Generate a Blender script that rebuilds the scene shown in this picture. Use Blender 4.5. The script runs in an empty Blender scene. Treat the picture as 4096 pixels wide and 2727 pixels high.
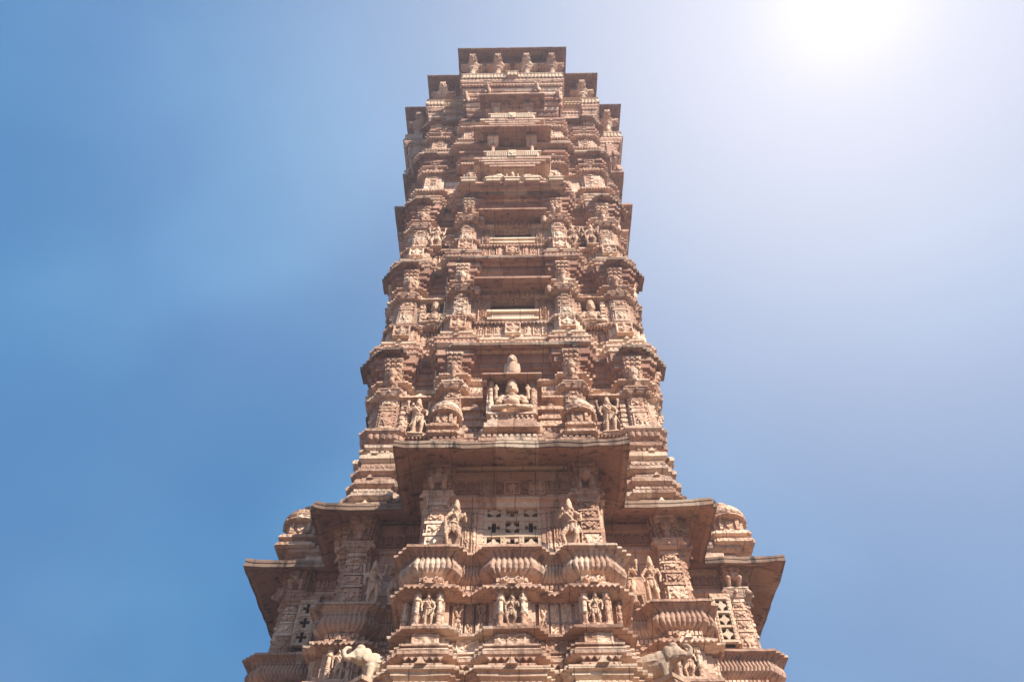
import bpy, math, random
from mathutils import Vector, Matrix, noise
random.seed(7)
PI=math.pi
scene=bpy.context.scene; COL=scene.collection
# ------------------------------------------------------------------ materials
def nt(m):
    m.use_nodes=True; t=m.node_tree
    for n in list(t.nodes): t.nodes.remove(n)
    return t
def stone(name, c1, c2, c3, stain=(0.05,0.04,0.03), stain_amt=0.5, carve=0.6, streak=True, cscale=11.0, joints=True):
    m=bpy.data.materials.new(name); t=nt(m); N=t.nodes; L=t.links
    out=N.new('ShaderNodeOutputMaterial'); bs=N.new('ShaderNodeBsdfPrincipled')
    bs.inputs['Roughness'].default_value=0.88; bs.inputs['Specular IOR Level'].default_value=0.25
    L.new(bs.outputs[0],out.inputs[0])
    geo=N.new('ShaderNodeNewGeometry')
    def noi(sc,det=5,rough=.6,vec=None,dist=0):
        n=N.new('ShaderNodeTexNoise'); n.inputs['Scale'].default_value=sc; n.inputs['Detail'].default_value=det
        n.inputs['Roughness'].default_value=rough; n.inputs['Distortion'].default_value=dist
        L.new(vec or geo.outputs['Position'],n.inputs['Vector']); return n.outputs['Fac']
    def ramp(s,a,b,ca=(0,0,0),cb=(1,1,1)):
        r=N.new('ShaderNodeValToRGB'); r.color_ramp.elements[0].position=a; r.color_ramp.elements[1].position=b
        r.color_ramp.elements[0].color=(*ca,1); r.color_ramp.elements[1].color=(*cb,1); L.new(s,r.inputs[0]); return r.outputs[0]
    def mix(f,a,b,mode='MIX'):
        x=N.new('ShaderNodeMix'); x.data_type='RGBA'; x.blend_type=mode
        for s,v in ((x.inputs[0],f),(x.inputs[6],a),(x.inputs[7],b)):
            if hasattr(v,'links'): L.new(v,s)
            elif isinstance(v,(int,float)): s.default_value=v
            else: s.default_value=(*v,1)
        return x.outputs[2]
    # blocks of stone with their own tint
    mp=N.new('ShaderNodeMapping'); L.new(geo.outputs['Position'],mp.inputs[0]); mp.inputs['Scale'].default_value=(1.3,1.3,3.1); mp.inputs['Location'].default_value=(.37,.21,.1)
    fl=N.new('ShaderNodeVectorMath'); fl.operation='FLOOR'; L.new(mp.outputs[0],fl.inputs[0]); vo=N.new('ShaderNodeTexWhiteNoise'); vo.noise_dimensions='3D'; L.new(fl.outputs[0],vo.inputs['Vector'])
    sep=N.new('ShaderNodeSeparateColor'); L.new(vo.outputs['Color'],sep.inputs[0])
    col=mix(ramp(noi(0.9,4),.35,.68),c1,c2)
    col=mix(ramp(sep.outputs[0],.55,.95),col,c3)
    col=mix(ramp(sep.outputs[1],.62,.9),col,tuple(v*.86 for v in c1))
    col=mix(.35,col,ramp(noi(22,4,.7),.25,.8,(.32,.24,.19),(1,.93,.86)),'OVERLAY')
    if streak:
        m2=N.new('ShaderNodeMapping'); L.new(geo.outputs['Position'],m2.inputs[0]); m2.inputs['Scale'].default_value=(5,5,.7)
        s=ramp(noi(1.0,6,.68,m2.outputs[0]),.52,.66)
        mm=N.new('ShaderNodeMath'); mm.operation='MULTIPLY'; mm.inputs[1].default_value=stain_amt; L.new(s,mm.inputs[0])
        col=mix(mm.outputs[0],col,stain)
    oi=N.new('ShaderNodeObjectInfo')
    col=mix(1.0,col,ramp(oi.outputs['Random'],0,1,(.80,.78,.76),(1.08,1.06,1.04)),'MULTIPLY')
    def mt(op,a,b=None):
        x=N.new('ShaderNodeMath'); x.operation=op
        for i,v in enumerate((a,b)):
            if v is None: continue
            if hasattr(v,'links'): L.new(v,x.inputs[i])
            else: x.inputs[i].default_value=v
        return x.outputs[0]
    sp=N.new('ShaderNodeSeparateXYZ'); L.new(mp.outputs[0],sp.inputs[0]); sn=N.new('ShaderNodeSeparateXYZ'); L.new(geo.outputs['True Normal'],sn.inputs[0])
    row=mt('MULTIPLY',mt('FRACT',mt('MULTIPLY',mt('SINE',mt('MULTIPLY',mt('FLOOR',sp.outputs[2]),12.99)),437.5)),.8)
    tot=None
    for i,wd in ((0,.013),(1,.013),(2,.03)):
        cc=sp.outputs[i] if i==2 else mt('ADD',sp.outputs[i],row)
        fr=mt('ABSOLUTE',mt('SUBTRACT',mt('FRACT',cc),.5)); pl=mt('GREATER_THAN',fr,.5-wd)
        pl=mt('MULTIPLY',pl,mt('LESS_THAN',mt('ABSOLUTE',sn.outputs[i]),.5))
        tot=pl if tot is None else mt('MAXIMUM',tot,pl)
    if joints: col=mix(mt('MULTIPLY',tot,.55),col,(.09,.055,.04))
    L.new(col,bs.inputs['Base Color'])
    # chisel work and erosion
    v2=N.new('ShaderNodeTexVoronoi'); v2.feature='SMOOTH_F1'; v2.inputs['Scale'].default_value=cscale
    wob=N.new('ShaderNodeTexNoise'); wob.inputs['Scale'].default_value=7; L.new(geo.outputs['Position'],wob.inputs['Vector'])
    va=N.new('ShaderNodeMix'); va.data_type='RGBA'; va.inputs[0].default_value=.08
    L.new(geo.outputs['Position'],va.inputs[6]); L.new(wob.outputs['Color'],va.inputs[7]); L.new(va.outputs[2],v2.inputs['Vector'])
    b1=N.new('ShaderNodeBump'); b1.inputs['Strength'].default_value=carve; b1.inputs['Distance'].default_value=.05; L.new(v2.outputs['Distance'],b1.inputs['Height'])
    b2=N.new('ShaderNodeBump'); b2.inputs['Strength'].default_value=.55; b2.inputs['Distance'].default_value=.035; L.new(noi(26,6,.7),b2.inputs['Height'])
    L.new(b1.outputs[0],b2.inputs['Normal']); L.new(b2.outputs[0],bs.inputs['Normal'])
    return m
S1=(.47,.30,.22); S2=(.59,.41,.31); S3=(.69,.52,.41)
M_stone=stone('pink_sandstone',S1,S2,S3,stain_amt=.62,carve=.5,cscale=12)
M_carve=stone('carved_sandstone',(.50,.32,.225),(.64,.45,.335),(.76,.58,.45),stain_amt=.45,carve=.9,cscale=15)
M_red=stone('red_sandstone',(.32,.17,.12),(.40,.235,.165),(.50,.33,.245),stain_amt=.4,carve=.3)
M_cream=stone('cream_sandstone',(.70,.54,.40),(.76,.62,.48),(.64,.47,.34),stain_amt=.25,carve=.1)
M_eave=stone('weathered_shaded_eave_stone',(.33,.19,.135),(.39,.24,.17),(.43,.30,.22),stain=(.045,.035,.028),stain_amt=.85,carve=.12,cscale=6)  # weathering, plus a darker base painted in for shade under the eaves
M_statue=stone('statue_sandstone',(.58,.40,.29),(.68,.50,.37),(.66,.47,.34),stain_amt=.45,carve=.35,cscale=34,joints=False)
M_white=stone('pale_statue_stone',(.60,.47,.35),(.68,.55,.42),(.52,.4,.3),stain_amt=.7,carve=.2,joints=False)
M_pale=stone('buff_sandstone',(.50,.35,.25),(.60,.44,.32),(.68,.53,.40),stain_amt=.45,carve=.2)
M_lip=stone('lichened_lip_stone',(.20,.135,.10),(.34,.24,.175),(.48,.39,.30),stain=(.025,.022,.017),stain_amt=.9,carve=.2,cscale=7)
M_shade=stone('painted_shade_stone',(.07,.05,.045),(.09,.065,.05),(.1,.07,.06),stain_amt=.1,carve=.1)  # near-black colour standing in for the shade inside openings
# ------------------------------------------------------------------ mesh builder
class MB:
    def __init__(s): s.v=[]; s.f=[]; s.M=Matrix.Identity(4)
    def add(s,vs,fs):
        b=len(s.v); s.v+=[tuple(s.M@Vector(p)) for p in vs]; s.f+=[tuple(b+i for i in f) for f in fs]
    def box(s,x0,x1,y0,y1,z0,z1,tx=0,ty=0):
        # tx,ty: how much the top is inset on each side (negative = flares)
        vs=[(x0,y0,z0),(x1,y0,z0),(x1,y1,z0),(x0,y1,z0),(x0+tx,y0+ty,z1),(x1-tx,y0+ty,z1),(x1-tx,y1,z1),(x0+tx,y1,z1)]
        s.add(vs,[(3,2,1,0),(4,5,6,7),(0,1,5,4),(1,2,6,5),(2,3,7,6),(3,0,4,7)])
    def prism(s,pts,y0,y1):   # outline in x,z, extruded y0 (front) .. y1 (back)
        n=len(pts); vs=[(x,y0,z) for x,z in pts]+[(x,y1,z) for x,z in pts]
        s.add(vs,[tuple(range(n)),tuple(range(2*n-1,n-1,-1))]+[((i+1)%n,i,n+i,n+(i+1)%n) for i in range(n)])
    def lathe(s,prof,cx,cy,n=12):
        vs=[];fs=[]
        for r,z in prof:
            for i in range(n): a=2*PI*i/n; vs.append((cx+r*math.cos(a),cy+r*math.sin(a),z))
        for j in range(len(prof)-1):
            for i in range(n):
                k=(i+1)%n; fs.append((j*n+i,j*n+k,(j+1)*n+k,(j+1)*n+i))
        fs.append(tuple(range(n-1,-1,-1))); fs.append(tuple(range((len(prof)-1)*n,len(prof)*n)))
        s.add(vs,fs)
    def cap(s,a,b,ra,rb,n=10):  # tapered capsule
        a=Vector(a);b=Vector(b);d=b-a
        q=(d.normalized() if d.length>1e-5 else Vector((0,0,1))).to_track_quat('Z','Y')
        rings=[(-ra,0.05*ra),(-ra*.7,ra*.71),(0,ra),(d.length,rb),(d.length+rb*.7,rb*.71),(d.length+rb,rb*.05)]
        vs=[];fs=[]
        for h,r in rings:
            for i in range(n): t=2*PI*i/n; vs.append(a+q@Vector((r*math.cos(t),r*math.sin(t),h)))
        for j in range(len(rings)-1):
            for i in range(n): k=(i+1)%n; fs.append((j*n+i,j*n+k,(j+1)*n+k,(j+1)*n+i))
        fs.append(tuple(range(n-1,-1,-1))); fs.append(tuple(range((len(rings)-1)*n,len(rings)*n)))
        s.add(vs,fs)
    def ell(s,c,r,n=12,m=8):
        vs=[];fs=[]
        for j in range(m+1):
            p=PI*j/m; p=min(max(p,.03),PI-.03)
            for i in range(n): a=2*PI*i/n; vs.append((c[0]+r[0]*math.sin(p)*math.cos(a),c[1]+r[1]*math.sin(p)*math.sin(a),c[2]-r[2]*math.cos(p)))
        for j in range(m):
            for i in range(n): k=(i+1)%n; fs.append((j*n+i,j*n+k,(j+1)*n+k,(j+1)*n+i))
        fs.append(tuple(range(n-1,-1,-1))); fs.append(tuple(range(m*n,(m+1)*n)))
        s.add(vs,fs)
    def mesh(s,name,mat,smooth=False):
        me=bpy.data.meshes.new(name); me.from_pydata(s.v,[],s.f); me.materials.append(mat)
        if smooth: me.polygons.foreach_set('use_smooth',[True]*len(me.polygons))
        me.update(); return me
def link(name,me,parent=None,loc=(0,0,0),rz=0,label=None,sc=None):
    o=bpy.data.objects.new(name,me); COL.objects.link(o); o.parent=parent; o.location=loc; o.rotation_euler=(0,0,rz)
    if sc: o.scale=sc
    if label: o['label']=label
    return o
def tag(o,label=None,cat=None,group=None,kind=None):
    for k,v in (('label',label),('category',cat),('group',group),('kind',kind)):
        if v: o[k]=v
    return o
# ------------------------------------------------------------------ stepped plans
def plan(steps):
    r=[]; px=None
    for i,(x,p) in enumerate(steps):
        if i>0: r.append((px,-p))
        r.append((x,-p)); px=x
    notch=(px,-px)
    half=[(-x,y) for x,y in reversed(r)]+r
    pts=[]
    for k in range(4):
        c,s_=[(1,0),(0,1),(-1,0),(0,-1)][k]
        for x,y in half+[notch]: pts.append((c*x-s_*y,s_*x+c*y))
    outp=[]
    for q in pts:
        if not outp or abs(q[0]-outp[-1][0])+abs(q[1]-outp[-1][1])>1e-4: outp.append(q)
    if abs(outp[0][0]-outp[-1][0])+abs(outp[0][1]-outp[-1][1])<1e-4: outp.pop()
    return outp
def norms(P):
    n=len(P); r=[]
    for i in range(n):
        a=P[i];b=P[(i+1)%n]; dx=b[0]-a[0];dy=b[1]-a[1];l=math.hypot(dx,dy); r.append((dy/l,-dx/l))
    return r
def offset(P,d):
    N=norms(P); n=len(P); o=[]
    for i in range(n):
        a=N[i-1];b=N[i]
        if abs(a[0]*b[0]+a[1]*b[1])>.5: o.append((P[i][0]+d*b[0],P[i][1]+d*b[1]))
        else: o.append((P[i][0]+d*(a[0]+b[0]),P[i][1]+d*(a[1]+b[1])))
    return o
ZK=[(0,0),(6.7,6.74),(7.05,7.10),(7.55,7.50),(7.92,7.79),(8.6,8.43),(8.95,8.70),(9.35,9.20),(10.4,10.4),(99,99)]
def ZM(z):
    for (a,b),(c,d) in zip(ZK,ZK[1:]):
        if z<=c: return b+(d-b)*(z-a)/(c-a)
    return z
def sweep(mb,P,prof,sub=.3,jit=.006,rip=None,cap=True):
    """prof: list of (offset,z) bottom to top; rip: (amp,wavelength,z0,z1)"""
    prof=[(d,ZM(z)) for d,z in prof]; n=len(P); N=norms(P); rows=[]
    if rip: rip=(rip[0],rip[1],ZM(rip[2]),ZM(rip[3]))
    counts=[]
    for i in range(n):
        a=P[i];b=P[(i+1)%n]; L=math.hypot(b[0]-a[0],b[1]-a[1])
        if rip: counts.append(max(1,4*max(1,round(L/rip[1]))) if L>rip[1]*.8 else 1)
        else: counts.append(max(1,math.ceil(L/sub)))
    for d,z in prof:
        O=offset(P,d); row=[]
        for i in range(n):
            a=O[i];b=O[(i+1)%n]
            for k in range(counts[i]):
                t=k/counts[i]; x=a[0]+(b[0]-a[0])*t; y=a[1]+(b[1]-a[1])*t; zz=z
                if rip and counts[i]>1 and rip[2]<=z<=rip[3] and k>0:
                    r=rip[0]*abs(math.sin(PI*k/4)); x+=N[i][0]*r; y+=N[i][1]*r
                if jit:
                    q=noise.noise_vector(Vector((x*3.1,y*3.1,z*5.3))); x+=q[0]*jit; y+=q[1]*jit; zz+=q[2]*jit
                row.append((x,y,zz))
        rows.append(row)
    m=len(rows[0]); vs=[p for r in rows for p in r]; fs=[]
    for j in range(len(rows)-1):
        for i in range(m):
            k=(i+1)%m; fs.append((j*m+i,j*m+k,(j+1)*m+k,(j+1)*m+i))
    if cap: fs.append(tuple(range(m-1,-1,-1))); fs.append(tuple(range((len(rows)-1)*m,len(rows)*m)))
    mb.add(vs,fs)
def along(P,d,spacing,faces=None,minL=.15):
    """points along the offset outline: yields x,y,normal angle,edge length"""
    O=offset(P,d); N=norms(P); n=len(P)
    for i in range(n):
        a=O[i];b=O[(i+1)%n]; L=math.hypot(b[0]-a[0],b[1]-a[1])
        if L<minL or N[i][1]>.5: continue
        c=max(1,round(L/spacing))
        for k in range(c):
            t=(k+.5)/c; yield a[0]+(b[0]-a[0])*t,a[1]+(b[1]-a[1])*t,math.atan2(N[i][1],N[i][0])+PI/2,L/c,(k==c//2),L
def dentils(mb,P,d,z0,z1,sp,dep,fill=.6,tri=False):
    z0,z1=ZM(z0),ZM(z1)
    for x,y,a,w,mid,L in along(P,d,sp):
        mb.M=Matrix.Translation((x,y,0))@Matrix.Rotation(a,4,'Z')
        h=w*fill*.5
        if tri: mb.prism([(-w*.48,z1),(0,z0),(w*.48,z1)],-dep,.02)
        else: mb.box(-h,h,-dep,.03,z0,z1)
    mb.M=Matrix.Identity(4)
def finials(mb,P,d,z,s,minL=.4):
    z=ZM(z)
    for x,y,a,w,mid,L in along(P,d,99,minL=minL):
        mb.M=Matrix.Translation((x,y,0))@Matrix.Rotation(a,4,'Z')
        mb.prism([(-s,z),(s,z),(s*.6,z+s*.35),(s*.35,z+s*.9),(0,z+s*1.2),(-s*.35,z+s*.9),(-s*.6,z+s*.35)],-.06,.02)
    mb.M=Matrix.Identity(4)
# ------------------------------------------------------------------ carved relief panels (true height fields)
def H_pat(kind,u,v,asp,sd):
    """u in -1..1, v in -1..1 , returns 0..1"""
    e=max(abs(u),abs(v))
    if max(abs(u),1-(1-abs(v))*asp)>.84 and kind!='frieze': return .75
    if kind=='diamond':
        d=abs(u)*1.15+abs(v)*1.1; r=math.hypot(u,v)
        a=math.atan2(v,u)
        if d<.95: return .75-.25*abs(math.sin(2*a))+.25*(1-d) if r>.18 else 1
        return .0
    if kind=='lotus':
        r=math.hypot(u,v*1.0); a=math.atan2(v,u); p=.55+.3*abs(math.cos(4*a))
        if r<.2: return 1
        return .85-.3*r if r<p else .05
    if kind=='cross':
        a=abs(abs(u)-abs(v)); w=.16+.25*abs(u)
        if a<w and abs(u)<.8: return .8
        if math.hypot(u,v)<.22: return 1
        if abs(u)<.3 and abs(v)>.62: return .7
        return .08
    if kind=='scroll':
        n=asp*1.3; ph=v*PI*n; c=.42*math.sin(ph); d=abs(u-c)
        w=math.sin(ph*2+1.2)
        if d<.16: return .85
        rr=math.hypot(u+c*1.1,(math.sin(ph))*.35)
        return .6 if .18<rr<.34 else .05
    if kind=='frieze':
        n=max(2,round(1/asp*1.6)); t=(u*.5+.5)*n; f=(t%1)*2-1
        if abs(v)>.78: return .9
        d=abs(f)+abs(v)*1.1
        return .8 if d<.72 and d>.25 else (.15 if d>.25 else .5)
    if kind=='pots':
        n=max(2,round(asp*1.6)); t=(v*.5+.5)*n; f=(t%1)*2-1; w=[.62,.42,.7,.5][int(t)%4]*(1-.5*f*f)
        if abs(f)>.86: return .75 if abs(u)<.75 else .3
        return (.9-.3*abs(u)) if abs(u)<w else .05
    if kind=='figure':
        def el(cx,cz,rx,rz): return ((u-cx)/rx)**2+((v*asp-cz)/rz)**2
        h=0; A=asp
        for cx,cz,rx,rz in ((0,.68*A,.17,.16*A),(0,.86*A,.1,.1*A),(.03,.3*A,.27,.26*A),(-.02,-.02*A,.3,.18*A),(-.17,-.42*A,.13,.36*A),(.15,-.42*A,.13,.36*A),(-.4,.25*A,.1,.3*A),(.42,.3*A,.1,.3*A)):
            q=el(cx,cz,rx,rz)
            if q<1: h=max(h,.5+.6*math.sqrt(1-q))
        return h
    if kind=='mask':
        r=math.hypot(u,v)
        for ex in (-.32,.32):
            if math.hypot(u-ex,v-.2)<.17: return 1
        if abs(u)<.12 and -.2<v<.2: return .95
        if abs(v+.42)<.14 and abs(u)<.5: return .1+.6*(int((u+1)*12)%2)
        return .65-.2*r+.15*math.sin(9*math.atan2(v,u)) if r<.82 else .05
    if kind=='fan':
        r=math.hypot(u,(v+.7)*.7); a=math.atan2(v+.7,u)
        if .3<r<.95: return .5+.4*abs(math.sin(a*6))
        return .1 if r>.95 else .8
    return .3+.6*abs(noise.noise(Vector((u*3+sd,v*3*asp,sd))))
CACHE={}
def panel_mesh(kind,w,h,dep,mat=M_carve,cell=.028):
    key=('p',kind,round(w,2),round(h,2),round(dep,2),mat.name)
    if key in CACHE: return CACHE[key]
    nx=max(8,int(w/cell)); nz=max(8,int(h/cell)); asp=h/w; mb=MB(); vs=[];fs=[]
    for j in range(nz+1):
        for i in range(nx+1):
            u=i/nx*2-1; v=j/nz*2-1
            hh=H_pat(kind,u,v,asp,1.7)+.08*noise.noise(Vector((u*6,v*6,asp)))
            vs.append((u*w/2,-dep*(.35+.65*hh),h*j/nz))
    W=nx+1
    for j in range(nz):
        for i in range(nx): fs.append((j*W+i,j*W+i+1,(j+1)*W+i+1,(j+1)*W+i))
    # skirt back to the wall
    edge=[i for i in range(W)]+[j*W+nx for j in range(1,nz+1)]+[nz*W+i for i in range(nx-1,-1,-1)]+[j*W for j in range(nz-1,0,-1)]
    b=len(vs)
    for e in edge: vs.append((vs[e][0],.04,vs[e][2]))
    m=len(edge)
    for i in range(m): k=(i+1)%m; fs.append((edge[k],edge[i],b+i,b+k))
    mb.add(vs,fs); me=mb.mesh(kind+'_relief',mat); CACHE[key]=me; return me
# ------------------------------------------------------------------ columns, brackets
def cached(key,fn):
    if key not in CACHE: CACHE[key]=fn()
    return CACHE[key]
def pilaster_mesh(w,h,d,mat=M_carve,seed=0):
    def mk():
        mb=MB(); rnd=random.Random(seed+int(w*100)); z=0; hw=w/2
        mb.box(-hw*.72,hw*.72,-d*.55,.05,0,h)
        mb.box(-hw*.95,-hw*.68,-d*.35,.05,.0,h*.96); mb.box(hw*.68,hw*.95,-d*.35,.05,.0,h*.96)
        segs=[[(.0,.08,1.12),(.08,.36,.9),(.37,.42,1.1),(.43,.58,.84),(.59,.64,1.05),(.65,.76,.8),(.77,.81,1.0),(.82,.92,.78),(.93,1.0,1.02)],
              [(.0,.06,1.1),(.07,.46,.86),(.47,.52,1.1),(.53,.60,.9),(.61,.66,1.05),(.67,.86,.8),(.87,.91,1.0),(.92,1.0,.85)],
              [(.0,.10,1.12),(.11,.28,.95),(.29,.33,1.1),(.34,.50,.8),(.51,.55,1.05),(.56,.72,.8),(.73,.77,1.05),(.78,.94,.78),(.95,1.0,1.0)],
              [(.0,.07,1.1),(.08,.60,.84),(.61,.66,1.08),(.67,.71,.9),(.72,.76,1.05),(.77,.90,.8),(.91,1.0,1.0)]][seed%4]
        for a,b,s in segs:
            dd=d*(.55+.45*s)
            mb.box(-hw*s*.86,hw*s*.86,-dd,.03,h*a,h*b,tx=.008,ty=.006)
            if b-a>.09:
                # raised motif on the face of the block
                cz=h*(a+b)/2; hz=h*(b-a)*.36; x=hw*s*.55
                mb.prism([(0,cz-hz),(x*.8,cz),(0,cz+hz),(-x*.8,cz)],-dd-.035,-dd+.01)
                for sx in (-1,1):
                    for sz in (-1,1): mb.box(sx*x*.85-.02,sx*x*.85+.02,-dd-.022,-dd+.01,cz+sz*hz*.7-.02,cz+sz*hz*.7+.02)
        for sx in (-1,1):
            for i in range(int(h/.09)):
                mb.box(sx*hw*.82-.03,sx*hw*.82+.03,-d*.35-.02,0,i*.09+.02,i*.09+.07)
        return mb.mesh('pilaster',mat)
    return cached(('pil',round(w,2),round(h,2),round(d,2),mat.name,seed),mk)
def capital_mesh(w,h,d,mat=M_stone):
    def mk():
        mb=MB(); hw=w/2
        for a,b,s,t in ((0,.28,.72,-.03),(.28,.42,.86,0),(.42,.8,.92,-.03),(.8,1,1.12,0)):
            mb.box(-hw*s,hw*s,-d*s,.05,h*a,h*b-.003,tx=t,ty=t)
        for sx in (-1,1):   # curled bracket ends
            mb.cap((sx*hw*1.0,-d*.9,h*.62),(sx*hw*1.22,-d*.95,h*.42),h*.26,h*.15,8)
        mb.cap((0,-d*1.0,h*.55),(0,-d*1.15,h*.3),h*.2,h*.12,8)
        return mb.mesh('capital',mat)
    return cached(('cap',round(w,2),round(h,2),round(d,2),mat.name),mk)
def bracket_mesh(w,h,d,kind=0,mat=M_stone):
    """corbel: steps out upwards by d, with a squatting figure / leaf at its lower part"""
    def mk():
        mb=MB(); hw=w/2; n=7
        for i in range(n):
            a=i/n;b=(i+1)/n; s=.62+.45*a; y=d*(.25+.8*a**1.3)
            mb.box(-hw*s,hw*s,-y,.05,h*a,h*b-.012,tx=-.012,ty=-.02)
            mb.box(-hw*s*1.3,hw*s*1.3,-y*.62,.05,h*a,h*b-.012,tx=-.012,ty=-.015)
            if i>=2:
                for q in range(3):
                    x=(q-1)*hw*s*.6; mb.box(x-.035,x+.035,-y-.03,-y+.02,h*a+.02,h*b-.03)
        if kind==0:   # atlas dwarf
            y=-d*.55
            mb.ell((0,y,h*.38),(hw*.42,d*.35,h*.16)); mb.ell((0,y-.06,h*.60),(hw*.3,hw*.3,h*.1))
            for sx in (-1,1):
                mb.cap((sx*hw*.35,y,h*.46),(sx*hw*.75,y-.03,h*.6),.05,.04,8); mb.cap((sx*hw*.75,y-.03,h*.6),(sx*hw*.6,y-.02,h*.78),.04,.04,8)
                mb.cap((sx*hw*.25,y,h*.28),(sx*hw*.6,y-.1,h*.22),.06,.05,8); mb.cap((sx*hw*.6,y-.1,h*.22),(sx*hw*.5,y,h*.05),.05,.045,8)
        elif kind==1: # pendant lotus
            mb.lathe([(.01,h*.02),(hw*.25,h*.08),(hw*.35,h*.2),(hw*.25,h*.26),(hw*.5,h*.36),(hw*.6,h*.5),(hw*.4,h*.6)],0,-d*.5,12)
        else:         # monster bust
            y=-d*.5
            mb.ell((0,y-.05,h*.42),(hw*.5,d*.4,h*.22)); mb.ell((0,y-.16,h*.25),(hw*.25,d*.3,h*.13))
            for sx in (-1,1): mb.ell((sx*hw*.35,y-.12,h*.52),(hw*.14,.07,h*.07)); mb.cap((sx*hw*.5,y,h*.4),(sx*hw*.5,y-.05,h*.02),.06,.05,8)
        return mb.mesh('bracket',mat)
    return cached(('br',round(w,2),round(h,2),round(d,2),kind,mat.name),mk)
def at(k,x,p,z):
    a=k*PI/2; c,s=math.cos(a),math.sin(a); return (c*x+s*p, s*x-c*p, z)   # face k, x to its right, p outward
def place(name,me,parent,k,x,p,z,label=None):
    o=link(name,me,parent,at(k,x,p,ZM(z)),k*PI/2,label)
    if me and name in ('pilaster','carved_panel','bracket','capital','carved_block'):
        o.rotation_euler=(random.uniform(-.012,.012),random.uniform(-.012,.012),k*PI/2+random.uniform(-.02,.02)); o.scale=(random.uniform(.95,1.04),random.uniform(.85,1.15),random.uniform(.985,1.01))
    return o
# ------------------------------------------------------------------ the tower
T=link('stone_tower',None); tag(T,'tall carved pink sandstone victory tower of stepped storeys seen from its foot','tower')
def ring_part(name,P,prof,mat=M_stone,**kw):
    mb=MB(); sweep(mb,P,prof,**kw); return link(name,mb.mesh(name,mat),T)
def eave_part(name,P,z,depth,rise,thick=.12,mat=M_eave,jit=.02,parent=None,sub=.22,curl=.0):
    C=[P[i] for i in range(len(P)) if (lambda a,b:a[0]*b[1]-a[1]*b[0])(norms(P)[i-1],norms(P)[i])>.5]
    def fin(mb):
        o=[]
        for x,y,zq in mb.v:
            q=min(math.hypot(x-c[0],y-c[1]) for c in C)
            n2=noise.noise(Vector((x*1.7,y*1.7,z)))
            o.append((x,y,zq+curl*math.exp(-q/.28)+(curl*.12)*n2))
        mb.v=o
    mb=MB(); sweep(mb,P,[(-depth,z+rise),(-.16,z+.05),(-.12,z+.01),(-.04,z)],sub=sub,jit=jit,cap=False); fin(mb)
    e=link(name,mb.mesh(name,mat),parent or T)
    mb=MB(); sweep(mb,P,[(-.042,z),(-.0,z-.005),(.0,z+thick*.45),(-.02,z+thick*.5),(.005,z+thick*.6),(.0,z+thick),(-.06,z+thick+.04),(-depth,z+rise+thick+.12)],sub=sub,jit=jit,cap=False); fin(mb)
    link('weathered_lip',mb.mesh('weathered_lip',M_lip),e); return e
# ---- plinth levels, wing level
PW=plan([(.30,5.0),(.36,4.93),(.42,4.86),(.92,4.78),(.98,4.88),(1.04,4.98),(1.52,5.02),(1.60,4.93),(1.68,4.84),(1.76,4.74),(2.45,3.15),(2.52,3.27),(2.6,3.38),(3.28,3.42)])
PWc=plan([(.55,5.0),(1.04,4.8),(1.62,5.0),(1.76,4.8),(2.45,3.15),(3.3,3.45)])
def oo(off,*zs): return [(off,z) for z in zs]
w=MB()
sweep(w,PW,[(.55,0),(.55,1.2),(.35,1.3),(.35,3.2),(.5,3.3),(.5,3.5),(.2,3.6),(.2,5.6),(.45,5.7),(.45,5.9),(.1,6.0),(.1,6.35),(.32,6.42),(.3,6.62),(.05,6.7)],sub=.5)
link('plinth',w.mesh('plinth',M_stone),T)
w=MB()   # cream cornice at the foot of the picture
sweep(w,PW,[(-.02,6.60),(.06,6.66),(.06,6.74),(.14,6.76),(.16,6.84),(.13,6.88),(.19,6.93),(.19,6.98),(.24,7.0),(.24,7.055),(.02,7.075)],jit=.016,sub=.15)
dentils(w,PW,.13,6.78,6.86,.09,.04)
finials(w,PW,.24,7.05,.085); link('cornice',w.mesh('cornice',M_pale),T)
w=MB()
sweep(w,PW,[(-.03,7.06),(-.03,7.16),(.05,7.18),(.05,7.205),(-.01,7.21),(.0,7.30)],jit=.01)
dentils(w,PW,.045,7.09,7.19,.12,.05,tri=True)
sweep(w,PW,[(.08,7.30),(.13,7.34),(.14,7.42),(.10,7.47),(.06,7.475),(.06,7.50),(.12,7.51),(.12,7.545),(.02,7.55)],jit=.012,sub=.25)
dentils(w,PW,.06,7.235,7.30,.10,.05,tri=True)
link('moulding',w.mesh('moulding',M_stone),T)
w=MB(); sweep(w,PW,[(-.02,7.54),(-.02,7.85)]); dentils(w,PW,-.02,7.57,7.83,.2,.04,fill=.75)
link('frieze',w.mesh('frieze',M_carve),T)
w=MB(); sweep(w,PW,[(.0,7.84),(.12,7.85),(.13,7.90),(.07,7.92),(.04,7.94)],jit=.012,sub=.15); link('ledge',w.mesh('ledge',M_stone),T)
ring_part('storey_wall',PW,[(-.06,7.93),(-.06,8.55)],M_stone)
w=MB(); sweep(w,PW,[(-.02,8.54),(.06,8.56),(.07,8.585),(.15,8.59),(.16,8.635),(.08,8.645),(.05,8.67),(-.0,8.68)],jit=.014,sub=.12)
dentils(w,PW,.12,8.55,8.60,.09,.04,tri=True); finials(w,PW,.14,8.635,.07); link('cornice',w.mesh('cornice',M_stone),T)
w=MB(); sweep(w,PW,[(-.05,8.67),(-.04,8.93)]); dentils(w,PW,-.04,8.70,8.80,.10,.05,fill=.7); dentils(w,PW,-.04,8.82,8.91,.075,.06,fill=.7)
link('frieze',w.mesh('frieze',M_carve),T)
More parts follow.
